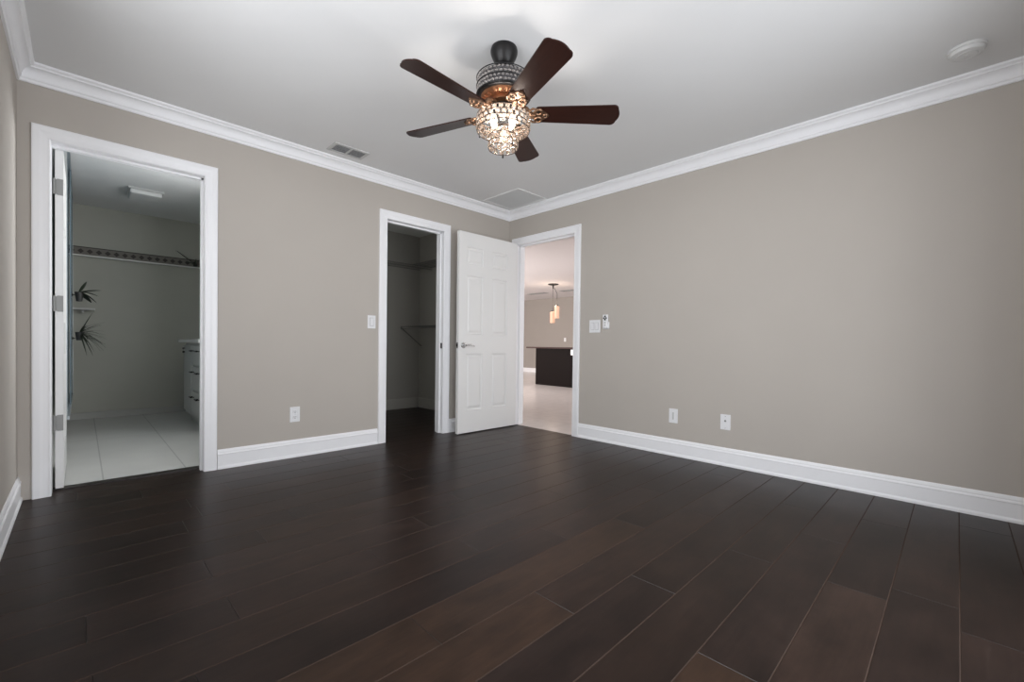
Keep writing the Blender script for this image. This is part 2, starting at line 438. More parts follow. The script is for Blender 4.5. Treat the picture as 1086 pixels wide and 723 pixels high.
# plank floor: one mesh of separate boards with chamfered, worn edges
def plank_floor():
    bm = bmesh.new()
    col = bm.loops.layers.float_color.new('plank')
    y00, bw = -3.67, 0.1825
    known = {6: [-2.747, -1.522, -0.30], 5: [-3.55, -2.336, -1.116], 8: [-3.50, -2.28, -1.06], 9: [-3.154, -2.627, -1.45],
             4: [-3.19, -1.97, -0.75], 2: [-3.43, -2.217, -1.0], 10: [-3.51, -2.29, -1.07], 11: [-3.163, -1.94, -0.72],
             14: [-3.16, -1.94, -0.72], 1: [-3.0, -1.45, -0.55], 0: [-2.55, -1.33], 7: [-3.3, -1.9, -0.95], 3: [-2.75, -1.45, -0.6]}
    honey = {(6, 1), (5, 1), (6, 0), (2, 1)}
    lo, hi = REAR, 1.80
    k0 = math.floor((lo - y00) / bw); k1 = math.ceil((hi - y00) / bw)
    c, dz = 0.0024, 0.0020
    for k in range(k0, k1):
        ya, yb = max(lo, y00 + k * bw), min(hi, y00 + (k + 1) * bw)
        if yb - ya < 0.012: continue
        xa, xb = (-W, 0.02)
        if ya > TH + 0.03: xa, xb = (CL0, 0.0)
        js = known.get(k)
        if js is None:
            x = xa + random.uniform(0.2, 1.1); js = []
            while x < xb - 0.15: js.append(x); x += 1.22
        xs = [xa] + [j for j in js if xa + 0.05 < j < xb - 0.05] + [xb]
        for i, (p, q) in enumerate(zip(xs, xs[1:])):
            t = (0.75 if (k, i) in honey else random.random(), (1.0 if (k, i) in honey else (0.25 if random.random() < 0.25 else 0.0)) * random.uniform(0.85, 1), random.random(), 1)
            o = [bm.verts.new(v) for v in ((p, ya, -dz), (q, ya, -dz), (q, yb, -dz), (p, yb, -dz))]
            n = [bm.verts.new(v) for v in ((p + c * .6, ya + c, 0), (q - c * .6, ya + c, 0), (q - c * .6, yb - c, 0), (p + c * .6, yb - c, 0))]
            fs = [(bm.faces.new(n), 0)]
            for a in range(4):
                b = (a + 1) % 4
                fs.append((bm.faces.new((o[a], o[b], n[b], n[a])), 1 if a in (0, 2) else 2))
            for f, mi in fs:
                f.material_index = mi
                for lp in f.loops: lp[col] = t
    # solid bed below the boards
    for (a, b) in (((-W, REAR, -0.06), (0.02, 0.17, -dz)), ((CL0, 0.17, -0.06), (0.0, 1.82, -dz))):
        r = bmesh.ops.create_cube(bm, size=1.0)
        a, b = Vector(a), Vector(b)
        bmesh.ops.scale(bm, vec=b - a, verts=r['verts']); bmesh.ops.translate(bm, vec=(a + b) / 2, verts=r['verts'])
        for f in {f for v in r['verts'] for f in v.link_faces}: f.material_index = 2
    bm.normal_update()
    me = bpy.data.meshes.new('floor'); bm.to_mesh(me); bm.free()
    for mm in (M['floor'], M['chip'], M['thresh']): me.materials.append(mm)
    o = bpy.data.objects.new('floor', me); C.objects.link(o)
    return o
struct(plank_floor(), 'dark espresso wide plank wood floor', 'floor')

# trims -------------------------------------------------------------
Zc, CP = 2.325, 0.0704
def crown():
    ch = H - Zc
    P = [(0, 0), (0.010, 0.0), (0.013, 0.006), (0.013, 0.016), (0.018, 0.020)]
    for i in range(9):            # cove
        a = i / 8 * PI / 2
        P.append((0.020 + 0.036 * (1 - math.cos(a)), 0.026 + 0.046 * math.sin(a)))
    P += [(0.058, 0.078), (0.064, 0.082), (CP, 0.086), (CP, ch), (0, ch)]
    path = []
    # frames run right wall -> back -> left -> front, mitred at the corners
    corners = [((0, REAR), (-1, 1)), ((0, 0), (-1, -1)), ((-W, 0), (1, -1)), ((-W, REAR), (1, 1)), ((0, REAR), (-1, 1))]
    return MB().sweep([((x, y, Zc), (sx, sy, 0), (0, 0, 1)) for (x, y), (sx, sy) in corners], P).build('trim_1', M['trim'])
struct(crown(), 'white crown moulding around the bedroom ceiling', 'crown moulding')

BP = [(0, 0), (0.019, 0), (0.019, 0.012), (0.015, 0.020), (0.013, 0.023), (0.013, 0.098), (0.015, 0.103), (0.012, 0.110), (0.009, 0.113), (0.009, 0.121), (0.006, 0.131), (0.003, 0.138), (0, 0.138)]
def base_run(name, p, q, n, label, m='trim', prof=BP, ends=(0, 0)):
    p, q, n = Vector((*p, 0)), Vector((*q, 0)), Vector((*n, 0)); t = (q - p).normalized()
    mb = MB().sweep([(p, n + t * ends[0], (0, 0, 1)), (q, n - t * ends[1], (0, 0, 1))], prof)
    return struct(mb.build(name, M[m]), label, 'baseboard')
CW = 0.076
m = MB()
for a, b in ((BATH[1] + CW, CLOS[0] - CW), (CLOS[1] + CW, -0.0)):
    m.sweep([((a, 0, 0), (0, -1, 0), (0, 0, 1)), ((b, 0, 0), (0, -1, 0), (0, 0, 1))], BP)
struct(m.build('baseboard_back', M['trim']), 'white baseboard between bathroom and closet doorways', 'baseboard')
base_run('baseboard_right', (0, HALL[0] - CW), (0, REAR), (-1, 0), 'white baseboard along the long right wall', ends=(0, 1))
base_run('baseboard_left', (-W, 0), (-W, REAR), (1, 0), 'white baseboard at the left edge', ends=(0, 1))

def casing(name, kind, a, b, label):
    """mitred casing around an opening on the bedroom side, plus jamb and stop; kind 'A' back wall, 'B' right wall"""
    rev = 0.004
    prof = [(0, 0), (0, 0.016), (0.006, 0.019), (0.030, 0.018), (0.044, 0.0150), (0.062, 0.0135), (0.070, 0.0145), (CW - 0.002, 0.011), (CW, 0.009), (CW, 0)]
    # u from outer edge inward, v out of the wall
    def P(s, z):
        return Vector((s, 0, z)) if kind == 'A' else Vector((0, s, z))
    n = Vector((0, -1, 0)) if kind == 'A' else Vector((-1, 0, 0))
    i = Vector((1, 0, 0)) if kind == 'A' else Vector((0, 1, 0))
    lo, hi, top = a - CW + rev, b + CW - rev, DH + CW - rev
    k = Vector((0, 0, 1))
    mb = MB().sweep([(P(lo, 0), i, n), (P(lo, top), i - k, n), (P(hi, top), -i - k, n), (P(hi, 0), -i, n)], prof)
    # jamb lining (12 mm proud of the rough opening is ignored: it lines it) and door stop
    def bx(s0, s1, d0, d1, z0, z1):
        if kind == 'A': mb.box((s0, d0, z0), (s1, d1, z1))
        else: mb.box((d0, s0, z0), (d1, s1, z1))
    t = 0.004
    bx(a - 0.002, a + t, -0.002, TH + 0.002, 0, DH); bx(b - t, b + 0.002, -0.002, TH + 0.002, 0, DH)
    bx(a, b, -0.002, TH + 0.002, DH - t, DH + 0.002)
    s0, s1 = (0.040, 0.075)
    if kind == 'A': s0, s1 = (0.040, 0.078)
    bx(b - 0.016, b - t, s0, s1, 0, DH - t); bx(a + t, a + 0.016, s0, s1, 0, DH - t) if kind == 'B' else None
    bx(a + 0.004, b - 0.004, s0, s1, DH - 0.018, DH - t)
    return struct(mb.build(name, M['trim']), label, 'door casing')
casing('trim_2', 'A', *BATH, 'white casing around the bathroom doorway')
tr3 = casing('trim_3', 'A', *CLOS, 'white casing around the narrow dark closet doorway')
casing('trim_4', 'B', *HALL, 'white casing around the doorway to the great room')
mb = MB().box((CLOS[1] - 0.0055, 0.010, 0.860), (CLOS[1] - 0.0035, 0.036, 0.915)); mb.box((CLOS[1] - 0.0065, 0.016, 0.872), (CLOS[1] - 0.005, 0.030, 0.903))
mb.build('strike_plate', M['black'], tr3)

# ------------------------------------------------------------------ structure: bathroom, closet, great room
BY = 3.30
struct(MB().box((-W, 0.165, -0.06), (BR, BY, 0.0)).build('floor', M['bathtile']), 'pale tile floor inside the bathroom', 'floor')
mb = MB().box((BATH[0] + 0.004, 0.10, -0.002), (BATH[1] - 0.004, 0.172, 0.006))
struct(mb.build('trim_5', M['thresh']), 'dark threshold strip under the bathroom doorway', 'threshold')
struct(MB().box((-W - 0.1, BY, 0), (BR, BY + 0.1, H)).build('wall_back', M['bathwall']), 'grey green back wall of the bathroom', 'wall')
struct(MB().box((-W - 0.1, TH, 0), (-W + 0.06, BY, H)).build('wall_left', M['bathwall']), 'left wall of the bathroom', 'wall')
m = MB().box((BR, 1.10, 0), (CL0, BY, H)); m.box((BR, TH, 0), (CL0, 0.40, H)); m.box((BR, 0.40, 0), (CL0, 1.10, 1.40)); m.box((BR, 0.40, 2.10), (CL0, 1.10, H))  # gap in the partition added to let the bathroom fill lamp through
struct(m.build('wall_right', M['bathwall']), 'wall between bathroom and closet', 'wall')
struct(MB().box((-W, TH, H), (CL0, BY, H + 0.1)).build('ceiling', M['ceil']), 'bathroom ceiling seen through the doorway', 'ceiling')
base_run('baseboard_back', (-W + 0.06, BY), (BR, BY), (0, -1), 'pale tile skirting along the bathroom back wall', m='skirt', prof=[(0, 0), (0.012, 0), (0.012, 0.07), (0, 0.075)])

CY = 1.765
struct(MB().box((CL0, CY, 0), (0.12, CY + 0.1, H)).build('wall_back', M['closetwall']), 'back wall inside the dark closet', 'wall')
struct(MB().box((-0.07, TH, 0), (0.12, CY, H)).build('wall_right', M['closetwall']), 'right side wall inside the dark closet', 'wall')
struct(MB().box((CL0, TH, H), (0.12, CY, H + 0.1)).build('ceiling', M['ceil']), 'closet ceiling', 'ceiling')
CB = [(0, 0), (0.014, 0), (0.014, 0.11), (0.006, 0.135), (0, 0.138)]
base_run('baseboard_back', (-0.07, CY), (CL0, CY), (0, -1), 'baseboard along the back of the closet', prof=CB, m='closet_base')
base_run('baseboard_right', (-0.07, TH), (-0.07, CY), (-1, 0), 'baseboard along the closet side wall', prof=CB, m='closet_base')

HX, HY0, HY1 = 7.30, -3.0, 9.0
struct(MB().box((0.02, HY0, -0.06), (HX, HY1, 0.0)).build('floor', M['halltile']), 'glossy pinkish tile floor of the great room', 'floor')
struct(MB().box((TH, HY0, H), (HX + 0.1, HY1, H + 0.1)).build('ceiling', M['hallceil']), 'white great room ceiling', 'ceiling')
struct(MB().box((HX, HY0, 0), (HX + 0.1, HY1, H)).build('wall_back', M['hallwall']), 'taupe far wall of the great room', 'wall')
struct(MB().box((TH, HY1, 0), (HX + 0.1, HY1 + 0.1, H)).build('wall_left', M['hallwall']), 'left end wall of the great room', 'wall')
m = MB().box((0.12, 0, 0), (0.20, 2.6, H)); m.box((0.12, 7.4, 0), (0.20, HY1, H)); m.box((0.12, 2.6, 2.2), (0.20, 7.4, H)); m.box((0.12, 2.6, 0), (0.20, 7.4, 0.15))  # wide gap added for the side fill lamp
struct(m.build('wall_front', M['hallwall']), 'near wall of the great room', 'wall')
m = MB().box((TH, HY0 - 0.1, 0), (3.0, HY0, H)); m.box((6.8, HY0 - 0.1, 0), (HX + 0.1, HY0, H)); m.box((3.0, HY0 - 0.1, 2.25), (6.8, HY0, H)); m.box((3.0, HY0 - 0.1, 0), (6.8, HY0, 0.1))
struct(m.build('wall_right', M['hallwall']), 'great room wall with an unseen opening added for fill light', 'wall')
base_run('baseboard_back', (HX, HY1), (HX, HY0), (-1, 0), 'white baseboard along the great room far wall')

# ------------------------------------------------------------------ doors
def six_panel(mb, w, h, t, panels):
    """slab from x=0..w, y=0..t; raised panels on the y=0 face and back"""
    bm = mb.bm
    xs = sorted({0, w, *[p[0] for p in panels], *[p[1] for p in panels]})
    zs = sorted({0, h, *[p[2] for p in panels], *[p[3] for p in panels]})
    def is_panel(xa, xb, za, zb):
        return any(p[0] - 1e-6 <= xa and xb <= p[1] + 1e-6 and p[2] - 1e-6 <= za and zb <= p[3] + 1e-6 for p in panels)
    for y, s in ((0, 1), (t, -1)):
        for xa, xb in zip(xs, xs[1:]):
            for za, zb in zip(zs, zs[1:]):
                if not is_panel(xa, xb, za, zb):
                    bm.faces.new([bm.verts.new(v) for v in ((xa, y, za), (xb, y, za), (xb, y, zb), (xa, y, zb))])
        for (xa, xb, za, zb) in panels:
            steps = [(0, 0), (0.004, 0.007), (0.010, 0.010), (0.022, 0.010), (0.036, 0.003), (0.042, 0.002)]
            prev = None
            for ins, dep in steps:
                r = [bm.verts.new((x, y + s * dep, z)) for x, z in ((xa + ins, za + ins), (xb - ins, za + ins), (xb - ins, zb - ins), (xa + ins, zb - ins))]
                if prev:
                    for k in range(4): bm.faces.new((prev[k], prev[(k + 1) % 4], r[(k + 1) % 4], r[k]))
                prev = r
            bm.faces.new(prev)
    for f in (((0, 0, 0), (0, t, 0), (0, t, h), (0, 0, h)), ((w, 0, 0), (w, t, 0), (w, t, h), (w, 0, h)), ((0, 0, 0), (w, 0, 0), (w, t, 0), (0, t, 0)), ((0, 0, h), (w, 0, h), (w, t, h), (0, t, h))):
        bm.faces.new([bm.verts.new(v) for v in f])
    bmesh.ops.remove_doubles(bm, verts=bm.verts, dist=1e-5)
    return mb
DW, DHT, DT = 0.813, 2.022, 0.035
cols = ((0.098, 0.315), (0.442, 0.664))
rows = ((0.226, 0.800), (0.996, 1.588), (1.700, 1.875))
panels = [(a, b, c, d) for a, b in cols for c, d in rows]

d1 = empty('door_1', (-0.858, -0.180, 0.010))
struct(d1, 'white six panel door standing open against the back corner', 'door')
six_panel(MB(), DW, DHT, DT, panels).build('door_panel', M['door'], d1)
def lever(parent, side):
    s = side
    y0 = 0.0 if s < 0 else DT
    mb = MB().lathe([(0.0, 0), (0.031, 0), (0.031, 0.004), (0.026, 0.010), (0.012, 0.012), (0.010, 0.045), (0.0, 0.047)], 24,
                    Matrix.Translation((0.062, y0, 0.885)) @ Matrix.Rotation(PI / 2 * (1 if s < 0 else -1), 4, 'X'))
    yy = y0 + s * 0.045
    mb.tube([(0.062, yy, 0.885), (0.085, yy, 0.889), (0.12, yy, 0.889), (0.150, yy - s * 0.004, 0.884), (0.178, yy - s * 0.010, 0.876)], [0.010, 0.009, 0.0085, 0.007, 0.005], 10)
    return mb.build('lever_handle', M['chrome'], parent, True)
lever(d1, -1); lever(d1, 1)
mb = MB().box((-0.0015, 0.006, 0.857), (0.0, 0.029, 0.913))
mb.build('latch_plate', M['chrome'], d1)
mb = MB().box((-0.008, 0.011, 0.873), (-0.0015, 0.024, 0.897)); mb.build('latch_bolt', M['black'], d1)
for z in (0.22, 1.0, 1.80):
    mb = MB().lathe([(0.0, 0), (0.006, 0.002), (0.006, 0.088), (0.0, 0.09)], 12, Matrix.Translation((DW + 0.010, DT + 0.006, z)))
    mb.box((DW, 0.004, z), (DW + 0.002, DT, z + 0.09)); mb.box((DW, DT, z), (DW + 0.012, DT + 0.002, z + 0.09))
    mb.build('hinge', M['chrome'], d1, True)

# bathroom door swung back against the left wall; only its hinge edge shows
d2 = empty('door_2', (BATH[0] + 0.051, 0.105, 0.012), PI / 2)
struct(d2, 'white bathroom door seen edge on with three hinges', 'door')
six_panel(MB(), 0.705, 2.015, DT, [(a * 0.86, b * 0.86, c, d) for a, b, c, d in panels]).build('door_panel', M['door'], d2)
for z in (1.745, 1.055, 0.345):
    mb = MB().prism([(-0.003, 0), (-0.003, 0.095), (0.021, 0.095), (0.029, 0.087), (0.029, 0.008), (0.021, 0)], -0.0015, 0.001,
                    Matrix(((0, 0, 1, -0.001), (1, 0, 0, 0.004), (0, 1, 0, z), (0, 0, 0, 1))))
    mb.lathe([(0, 0), (0.006, 0.002), (0.006, 0.093), (0, 0.095)], 12, Matrix.Translation((-0.006, DT + 0.003, z)))
    mb.build('hinge', M['hinge'], d2)

# ------------------------------------------------------------------ ceiling fan
FX, FY = -1.972, -1.986
fan = empty('ceiling_fan', (FX, FY, H))
tag(fan, 'five blade walnut ceiling fan with a lit two tier crystal light kit', 'ceiling fan')
def z(v): return v - H
MB().lathe([(0.0, 0), (0.066, 0), (0.070, -0.014), (0.069, -0.026), (0.062, -0.046), (0.051, -0.068), (0.042, -0.084), (0.034, -0.090), (0.018, -0.091), (0.0, -0.091)], 40).build('canopy', M['black'], fan, True)
MB().lathe([(0.0, -0.075), (0.013, -0.075), (0.013, -0.140), (0.026, -0.144), (0.026, -0.16), (0.0, -0.16)], 24).build('downrod', M['black'], fan, True)
# motor housing
hz1, hz0 = z(2.268), z(2.178)
MB().lathe([(0.0, hz1), (0.126, hz1), (0.132, hz1 - 0.004), (0.128, hz1 - 0.010), (0.128, hz0 + 0.002), (0.137, hz0 + 0.001), (0.137, hz0 - 0.005), (0.128, hz0 - 0.008), (0.118, hz0 - 0.006), (0.0, hz0 - 0.006)], 48).build('motor_housing', M['black'], fan, True)
mb = MB()
for zz in (hz1 - 0.003, hz1 - 0.045, hz0 + 0.001): mb.ring(0.139, zz, 0.0028, 56)
mb.build('band_ring', M['black'], fan, True)
MB().lathe([(0.129, hz1 - 0.005), (0.1305, hz1 - 0.005), (0.1305, hz0 + 0.002), (0.129, hz0 + 0.002)], 48, cap=False).build('band_liner', M['liner'], fan, True)
for i3 in range(4):
    zz = hz1 - 0.014 - i3 * 0.0204
    mb = MB(); n = 40
    for k in range(n):
        a = 2 * PI * (k + 0.5 * (i3 % 2)) / n
        mb.gem((0.133 * math.cos(a), 0.133 * math.sin(a), zz), 0.008, 0.0108, 0.0108, a)
    mb.build('crystal_row', M['smoke_crystal'], fan)
# copper underside with radial ribs
mb = MB().lathe([(0.0, hz0 - 0.007), (0.117, hz0 - 0.007), (0.112, hz0 - 0.014), (0.080, hz0 - 0.028), (0.0, hz0 - 0.028)], 48)
for k in range(24):
    a = 2 * PI * k / 24
    mb.box((0.078, -0.004, -0.0035), (0.112, 0.004, 0.0035), Matrix.Translation((0, 0, hz0 - 0.021)) @ Matrix.Rotation(a, 4, 'Z') @ Matrix.Rotation(math.radians(-22), 4, 'Y') @ Matrix.Translation((0, 0, 0.028)) if False else Matrix.Rotation(a, 4, 'Z') @ Matrix.Translation((0, 0, hz0 - 0.022)))
mb.build('motor_underside', M['copper'], fan, True)
MB().lathe([(0.0, z(2.152)), (0.075, z(2.152)), (0.078, z(2.146)), (0.078, z(2.136)), (0.060, z(2.132)), (0.0, z(2.132))], 40).build('flywheel', M['copper'], fan, True)
# switch housing that carries the light kit
MB().lathe([(0.0, z(2.136)), (0.046, z(2.136)), (0.054, z(2.126)), (0.052, z(2.100)), (0.036, z(2.080)), (0.0, z(2.080))], 32).build('switch_housing', M['black'], fan, True)

angs = [-110.5, -45.0, 29.9, 110.2, 182.6]
bdz = [-0.003, 0.001, 0.010, 0.005, -0.010]
ZB = 2.089
R0, R1, W0, W1 = 0.165, 0.583, 0.104, 0.136
def blade_mesh():
    pts = []
    hw = lambda x: (W0 + (W1 - W0) * (x - R0) / (R1 - R0)) / 2
    # root, slightly rounded
    for a in range(0, 5):
        t = PI / 2 * a / 4; pts.append((R0 + 0.018 - 0.018 * math.sin(t), -hw(R0) + 0.018 - 0.018 * math.cos(t)))
    pts = pts[::1]
    root_lo = [(R0 + 0.018 * (1 - math.sin(PI / 2 * a / 4)), -hw(R0) + 0.018 * (1 - math.cos(PI / 2 * a / 4))) for a in range(5)]
    root_hi = [(x, -y) for x, y in reversed(root_lo)]
    rc = 0.026
    tip = []
    for a in range(7):
        t = PI / 2 * a / 6
        tip.append((R1 - rc + rc * math.sin(t), hw(R1) - rc + rc * math.cos(t)))
    end = []
    for a in range(1, 8):
        y = (hw(R1) - rc) * (1 - 2 * a / 8)
        end.append((R1 + 0.012 * (1 - (y / (hw(R1) - rc)) ** 2), y))
    tip_lo = [(x, -y) for x, y in reversed(tip)]
    return root_lo + root_hi + tip + end + tip_lo
blade_proto = None
for k, (a, dz) in enumerate(zip(angs, bdz)):
    th = math.radians(a)
    mtx = Matrix.Translation((0, 0, z(ZB + dz))) @ Matrix.Rotation(th, 4, 'Z') @ Matrix.Rotation(math.radians(-12.4), 4, 'X')
    if k == 0:
        b = MB().prism(blade_mesh(), -0.003, 0.003).build('blade', M['walnut'], fan)
        # bracket: arm from the flywheel, scrolled plate under the blade root
        mb = MB()
        zt = 0.045
        mb.tube([(0.070, 0.0, zt), (0.095, 0, zt), (0.120, 0, zt - 0.014), (0.145, 0, -0.006), (0.165, 0, -0.008)], [0.011, 0.011, 0.012, 0.013, 0.010], 10)
        mb.prism([(0.150, -0.020), (0.172, -0.044), (0.192, -0.046), (0.205, -0.030), (0.226, -0.014), (0.236, 0.0), (0.226, 0.014), (0.205, 0.030), (0.192, 0.046), (0.172, 0.044), (0.150, 0.020)], -0.0075, -0.0032)
        for s in (-1, 1):
            mb.ring(0.017, -0.009, 0.005, 20, (0.180, s * 0.027)); mb.tube([(0.150, s * 0.012, -0.006), (0.135, s * 0.030, -0.004), (0.150, s * 0.046, -0.006), (0.170, s * 0.046, -0.008)], [0.006, 0.006, 0.006, 0.005], 8)
        mb.ring(0.010, -0.009, 0.004, 16, (0.216, 0))
        br = mb.build('blade_bracket', M['brass_iron'], b, True)
        for p in ((0.180, -0.027), (0.180, 0.027), (0.216, 0)):
            MB().sphere((*p, -0.009), 0.0055, 0.6, 10).build('screw', M['black'], b, True)
        blade_proto = b
    else:
        b = copy_tree(blade_proto, fan)
    b.matrix_local = mtx

def tier(r, z1, z0, rows, n, gx, gw, gh):
    t = MB()
    for i in range(rows + 1):
        t.ring(r, z1 + (z0 - z1) * i / rows, 0.0021, 48)
    t.build('tier_ring', M['ring'], fan, True)
    for i in range(rows):
        zz = z1 + (z0 - z1) * (i + 0.5) / rows
        mb = MB()
        for k in range(n):
            a = 2 * PI * (k + 0.5 * (i % 2)) / n
            mb.gem((r * math.cos(a), r * math.sin(a), zz), gx, gw, gh, a)
        mb.build('crystal_row', M['crystal'], fan)
tier(0.135, z(2.076), z(2.003), 3, 26, 0.007, 0.0140, 0.0125)
tier(0.074, z(2.003), z(1.912), 3, 14, 0.007, 0.0140, 0.0150)
# frames: spokes on top of the upper tier and under both tiers, with hanging crystal drops
mb = MB()
for k in range(6):
    a = 2 * PI * k / 6
    mb.tube([(0.03 * math.cos(a), 0.03 * math.sin(a), z(2.078)), (0.135 * math.cos(a), 0.135 * math.sin(a), z(2.076))], 0.003, 6)
    mb.tube([(0.073 * math.cos(a), 0.073 * math.sin(a), z(2.003)), (0.073 * math.cos(a), 0.073 * math.sin(a), z(2.078))], 0.002, 6)
mb.lathe([(0.0, z(2.082)), (0.092, z(2.082)), (0.095, z(2.078)), (0.092, z(2.076)), (0.0, z(2.076))], 40)  # solid pan added to block the bulbs' upward light
mb.build('light_frame', M['black'], fan, True)
mb = MB()
for k in range(7):
    a = 2 * PI * k / 7
    for rr in (0.025, 0.052): mb.gem((rr * math.cos(a + rr * 20), rr * math.sin(a + rr * 20), z(1.918)), 0.011, 0.011, 0.006, a)
mb.build('crystal_base', M['crystal'], fan)
mb = MB()
for k in range(16):
    a = 2 * PI * k / 16
    mb.gem((0.108 * math.cos(a), 0.108 * math.sin(a), z(2.010)), 0.013, 0.013, 0.007, a)
mb.build('crystal_base', M['crystal'], fan)
# candle bulbs
right = Vector((0.713, -0.701)); tow = Vector((-0.701, -0.713))
for s, f in ((-0.046, 0.075), (0.048, 0.072), (0.0, -0.085)):
    p = right * s + tow * f
    bz = z(2.034)
    mb = MB().lathe([(0.0, bz + 0.034), (0.012, bz + 0.034), (0.012, bz + 0.018), (0.0, bz + 0.018)], 12, Matrix.Translation((p.x, p.y, 0)))
    mb.build('lamp_socket', M['black'], fan, True)
    mb = MB().lathe([(0.0, bz + 0.018), (0.009, bz + 0.016), (0.017, bz), (0.019, bz - 0.016), (0.015, bz - 0.034), (0.007, bz - 0.050), (0.0, bz - 0.056)], 16, Matrix.Translation((p.x, p.y, 0)))
    mb.build('bulb', M['bulb'], fan, True)
    bulb_light('fan_bulb_light', (p.x, p.y, z(2.015)), 3.8, (1.0, 0.93, 0.86), 0.02, fan)
for p, zb in (((right * -0.118 + tow * 0.03), 1.955), (Vector((0.0, 0.0)), 1.865)):
    top = z(2.078) if zb > 1.9 else z(1.93)
    mb = MB()
    n = int((top - z(zb) - 0.02) / 0.006)
    for i in range(n): mb.sphere((p.x, p.y, top - 0.006 * i), 0.0018, 1, 6)
    c = mb.build('pull_chain', M['chrome'], fan, True)
    MB().lathe([(0, 0.022), (0.003, 0.020), (0.005, 0.006), (0.004, 0), (0, 0)], 12, Matrix.Translation((p.x, p.y, z(zb)))).build('pull_fob', M['black'], c, True)

# ------------------------------------------------------------------ ceiling fixtures
reg = empty('ceiling_vent', ((-2.151 - 1.873) / 2, -0.238, H))
tag(reg, 'small slatted white air register in the ceiling near the back wall', 'air vent')
def frame(mb, hx, hy, t, w, z0):
    mb.box((-hx, -hy, z0), (hx, -hy + w, 0)); mb.box((-hx, hy - w, z0), (hx, hy, 0)); mb.box((-hx, -hy + w, z0), (-hx + w, hy - w, 0)); mb.box((hx - w, -hy + w, z0), (hx, hy - w, 0))
mb = MB(); frame(mb, 0.139, 0.083, 0, 0.022, -0.007); mb.build('frame', M['vent'], reg)
MB().box((-0.117, -0.061, -0.0015), (0.117, 0.061, 0.0)).build('backing', M['plate_gap'], reg)
mb = MB()
for i in range(7):
    y = -0.052 + 0.104 * i / 6
    mb.box((-0.117, -0.0062, -0.0006), (0.117, 0.0062, 0.0006), Matrix.Translation((0, y, -0.0055)) @ Matrix.Rotation(math.radians(28), 4, 'X'))
mb.build('slats', M['vent'], reg)
MB().box((-0.007, -0.061, -0.009), (0.007, 0.061, -0.002)).build('divider', M['vent'], reg)

gr = empty('return_grille', ((-0.512 - 0.085) / 2, -0.378, H))
tag(gr, 'large square grey air return grille in the ceiling corner', 'air vent')
mb = MB(); frame(mb, 0.208, 0.262, 0, 0.022, -0.006); mb.build('frame', M['grille'], gr)
MB().box((-0.186, -0.24, -0.0012), (0.186, 0.24, 0)).build('backing', M['grille'], gr)
mb = MB()
for i in range(30):
    y = -0.232 + 0.464 * i / 29
    mb.box((-0.186, -0.006, -0.0005), (0.186, 0.006, 0.0005), Matrix.Translation((0, y, -0.0042)) @ Matrix.Rotation(math.radians(20), 4, 'X'))
mb.build('slats', M['grille'], gr)

sd = empty('smoke_detector', (-0.345, -3.652, H))
tag(sd, 'round white smoke detector on the ceiling at upper right', 'smoke detector')
MB().lathe([(0, 0), (0.072, 0), (0.074, -0.008), (0.072, -0.013), (0.0, -0.013)], 40).build('mounting_base', M['detector'], sd, True)
MB().lathe([(0, -0.012), (0.066, -0.012), (0.067, -0.020), (0.061, -0.030), (0.048, -0.034), (0.046, -0.032), (0.040, -0.032), (0.038, -0.035), (0.0, -0.037)], 40).build('cover', M['detector'], sd, True)
MB().lathe([(0, -0.0365), (0.010, -0.0365), (0.010, -0.039), (0, -0.0395)], 16).build('test_button', M['detector'], sd, True)

# ------------------------------------------------------------------ wall plates
def plate_root(name, wall, s, zc, label, cat, group=None):
    o = empty(name, (s, 0, zc) if wall == 'A' else (0, s, zc), 0 if wall == 'A' else -PI / 2)
    # local: x along the wall, -y out of the wall
    tag(o, label, cat, group); return o
def plate(o, w=0.074, h=0.118):
    MB().box((-w / 2, -0.006, -h / 2), (w / 2, 0, h / 2), bevel=0.0025).build('cover_plate', M['plate'], o)
def duplex(wall, s, zc, label):
    o = plate_root('wall_outlet', wall, s, zc, label, 'outlet')
    plate(o)
    for dz in (0.021, -0.021):
        mb = MB().box((-0.0165, -0.008, dz - 0.0135), (0.0165, -0.0055, dz + 0.0135), bevel=0.003)
        r = mb.build('receptacle', M['plate'], o)
        mb = MB()
        for dx in (-0.0065, 0.0065): mb.box((dx - 0.0012, -0.0088, dz - 0.002), (dx + 0.0012, -0.0078, dz + 0.008))
        mb.lathe([(0, -0.0004), (0.0026, -0.0004), (0.0026, 0.0008), (0, 0.0008)], 10, Matrix.Translation((0, -0.0082, dz - 0.008)) @ Matrix.Rotation(PI / 2, 4, 'X'))
        mb.build('slots', M['dark'], r)
    MB().lathe([(0, 0), (0.003, 0), (0.003, 0.001), (0, 0.0015)], 10, Matrix.Translation((0, -0.006, 0)) @ Matrix.Rotation(PI / 2, 4, 'X')).build('screw', M['chrome'], o)
    return o
duplex('A', -2.324, 0.336, 'white duplex outlet low on the wall between bathroom and closet')
def rocker(o, dx):
    MB().box((dx - 0.0185, -0.0066, -0.0355), (dx + 0.0185, -0.0052, 0.0355)).build('switch_surround', M['plate_gap'], o)
    mb = MB()
    mb.prism([(-0.0055, -0.034), (-0.0075, -0.033), (-0.0072, 0.0), (-0.0105, 0.033), (-0.0055, 0.034)], -0.0165, 0.0165,
             Matrix(((0, 0, 1, dx), (1, 0, 0, 0), (0, 1, 0, 0), (0, 0, 0, 1))))
    mb.build('rocker', M['plate'], o)
o = plate_root('light_switch', 'A', -1.687, 1.092, 'white single rocker switch left of the closet doorway', 'light switch')
plate(o, 0.076, 0.116); rocker(o, 0)
o = plate_root('light_switch', 'B', -1.200, 1.093, 'white double rocker switch right of the great room doorway', 'light switch')
plate(o, 0.124, 0.122); rocker(o, -0.024); rocker(o, 0.024)
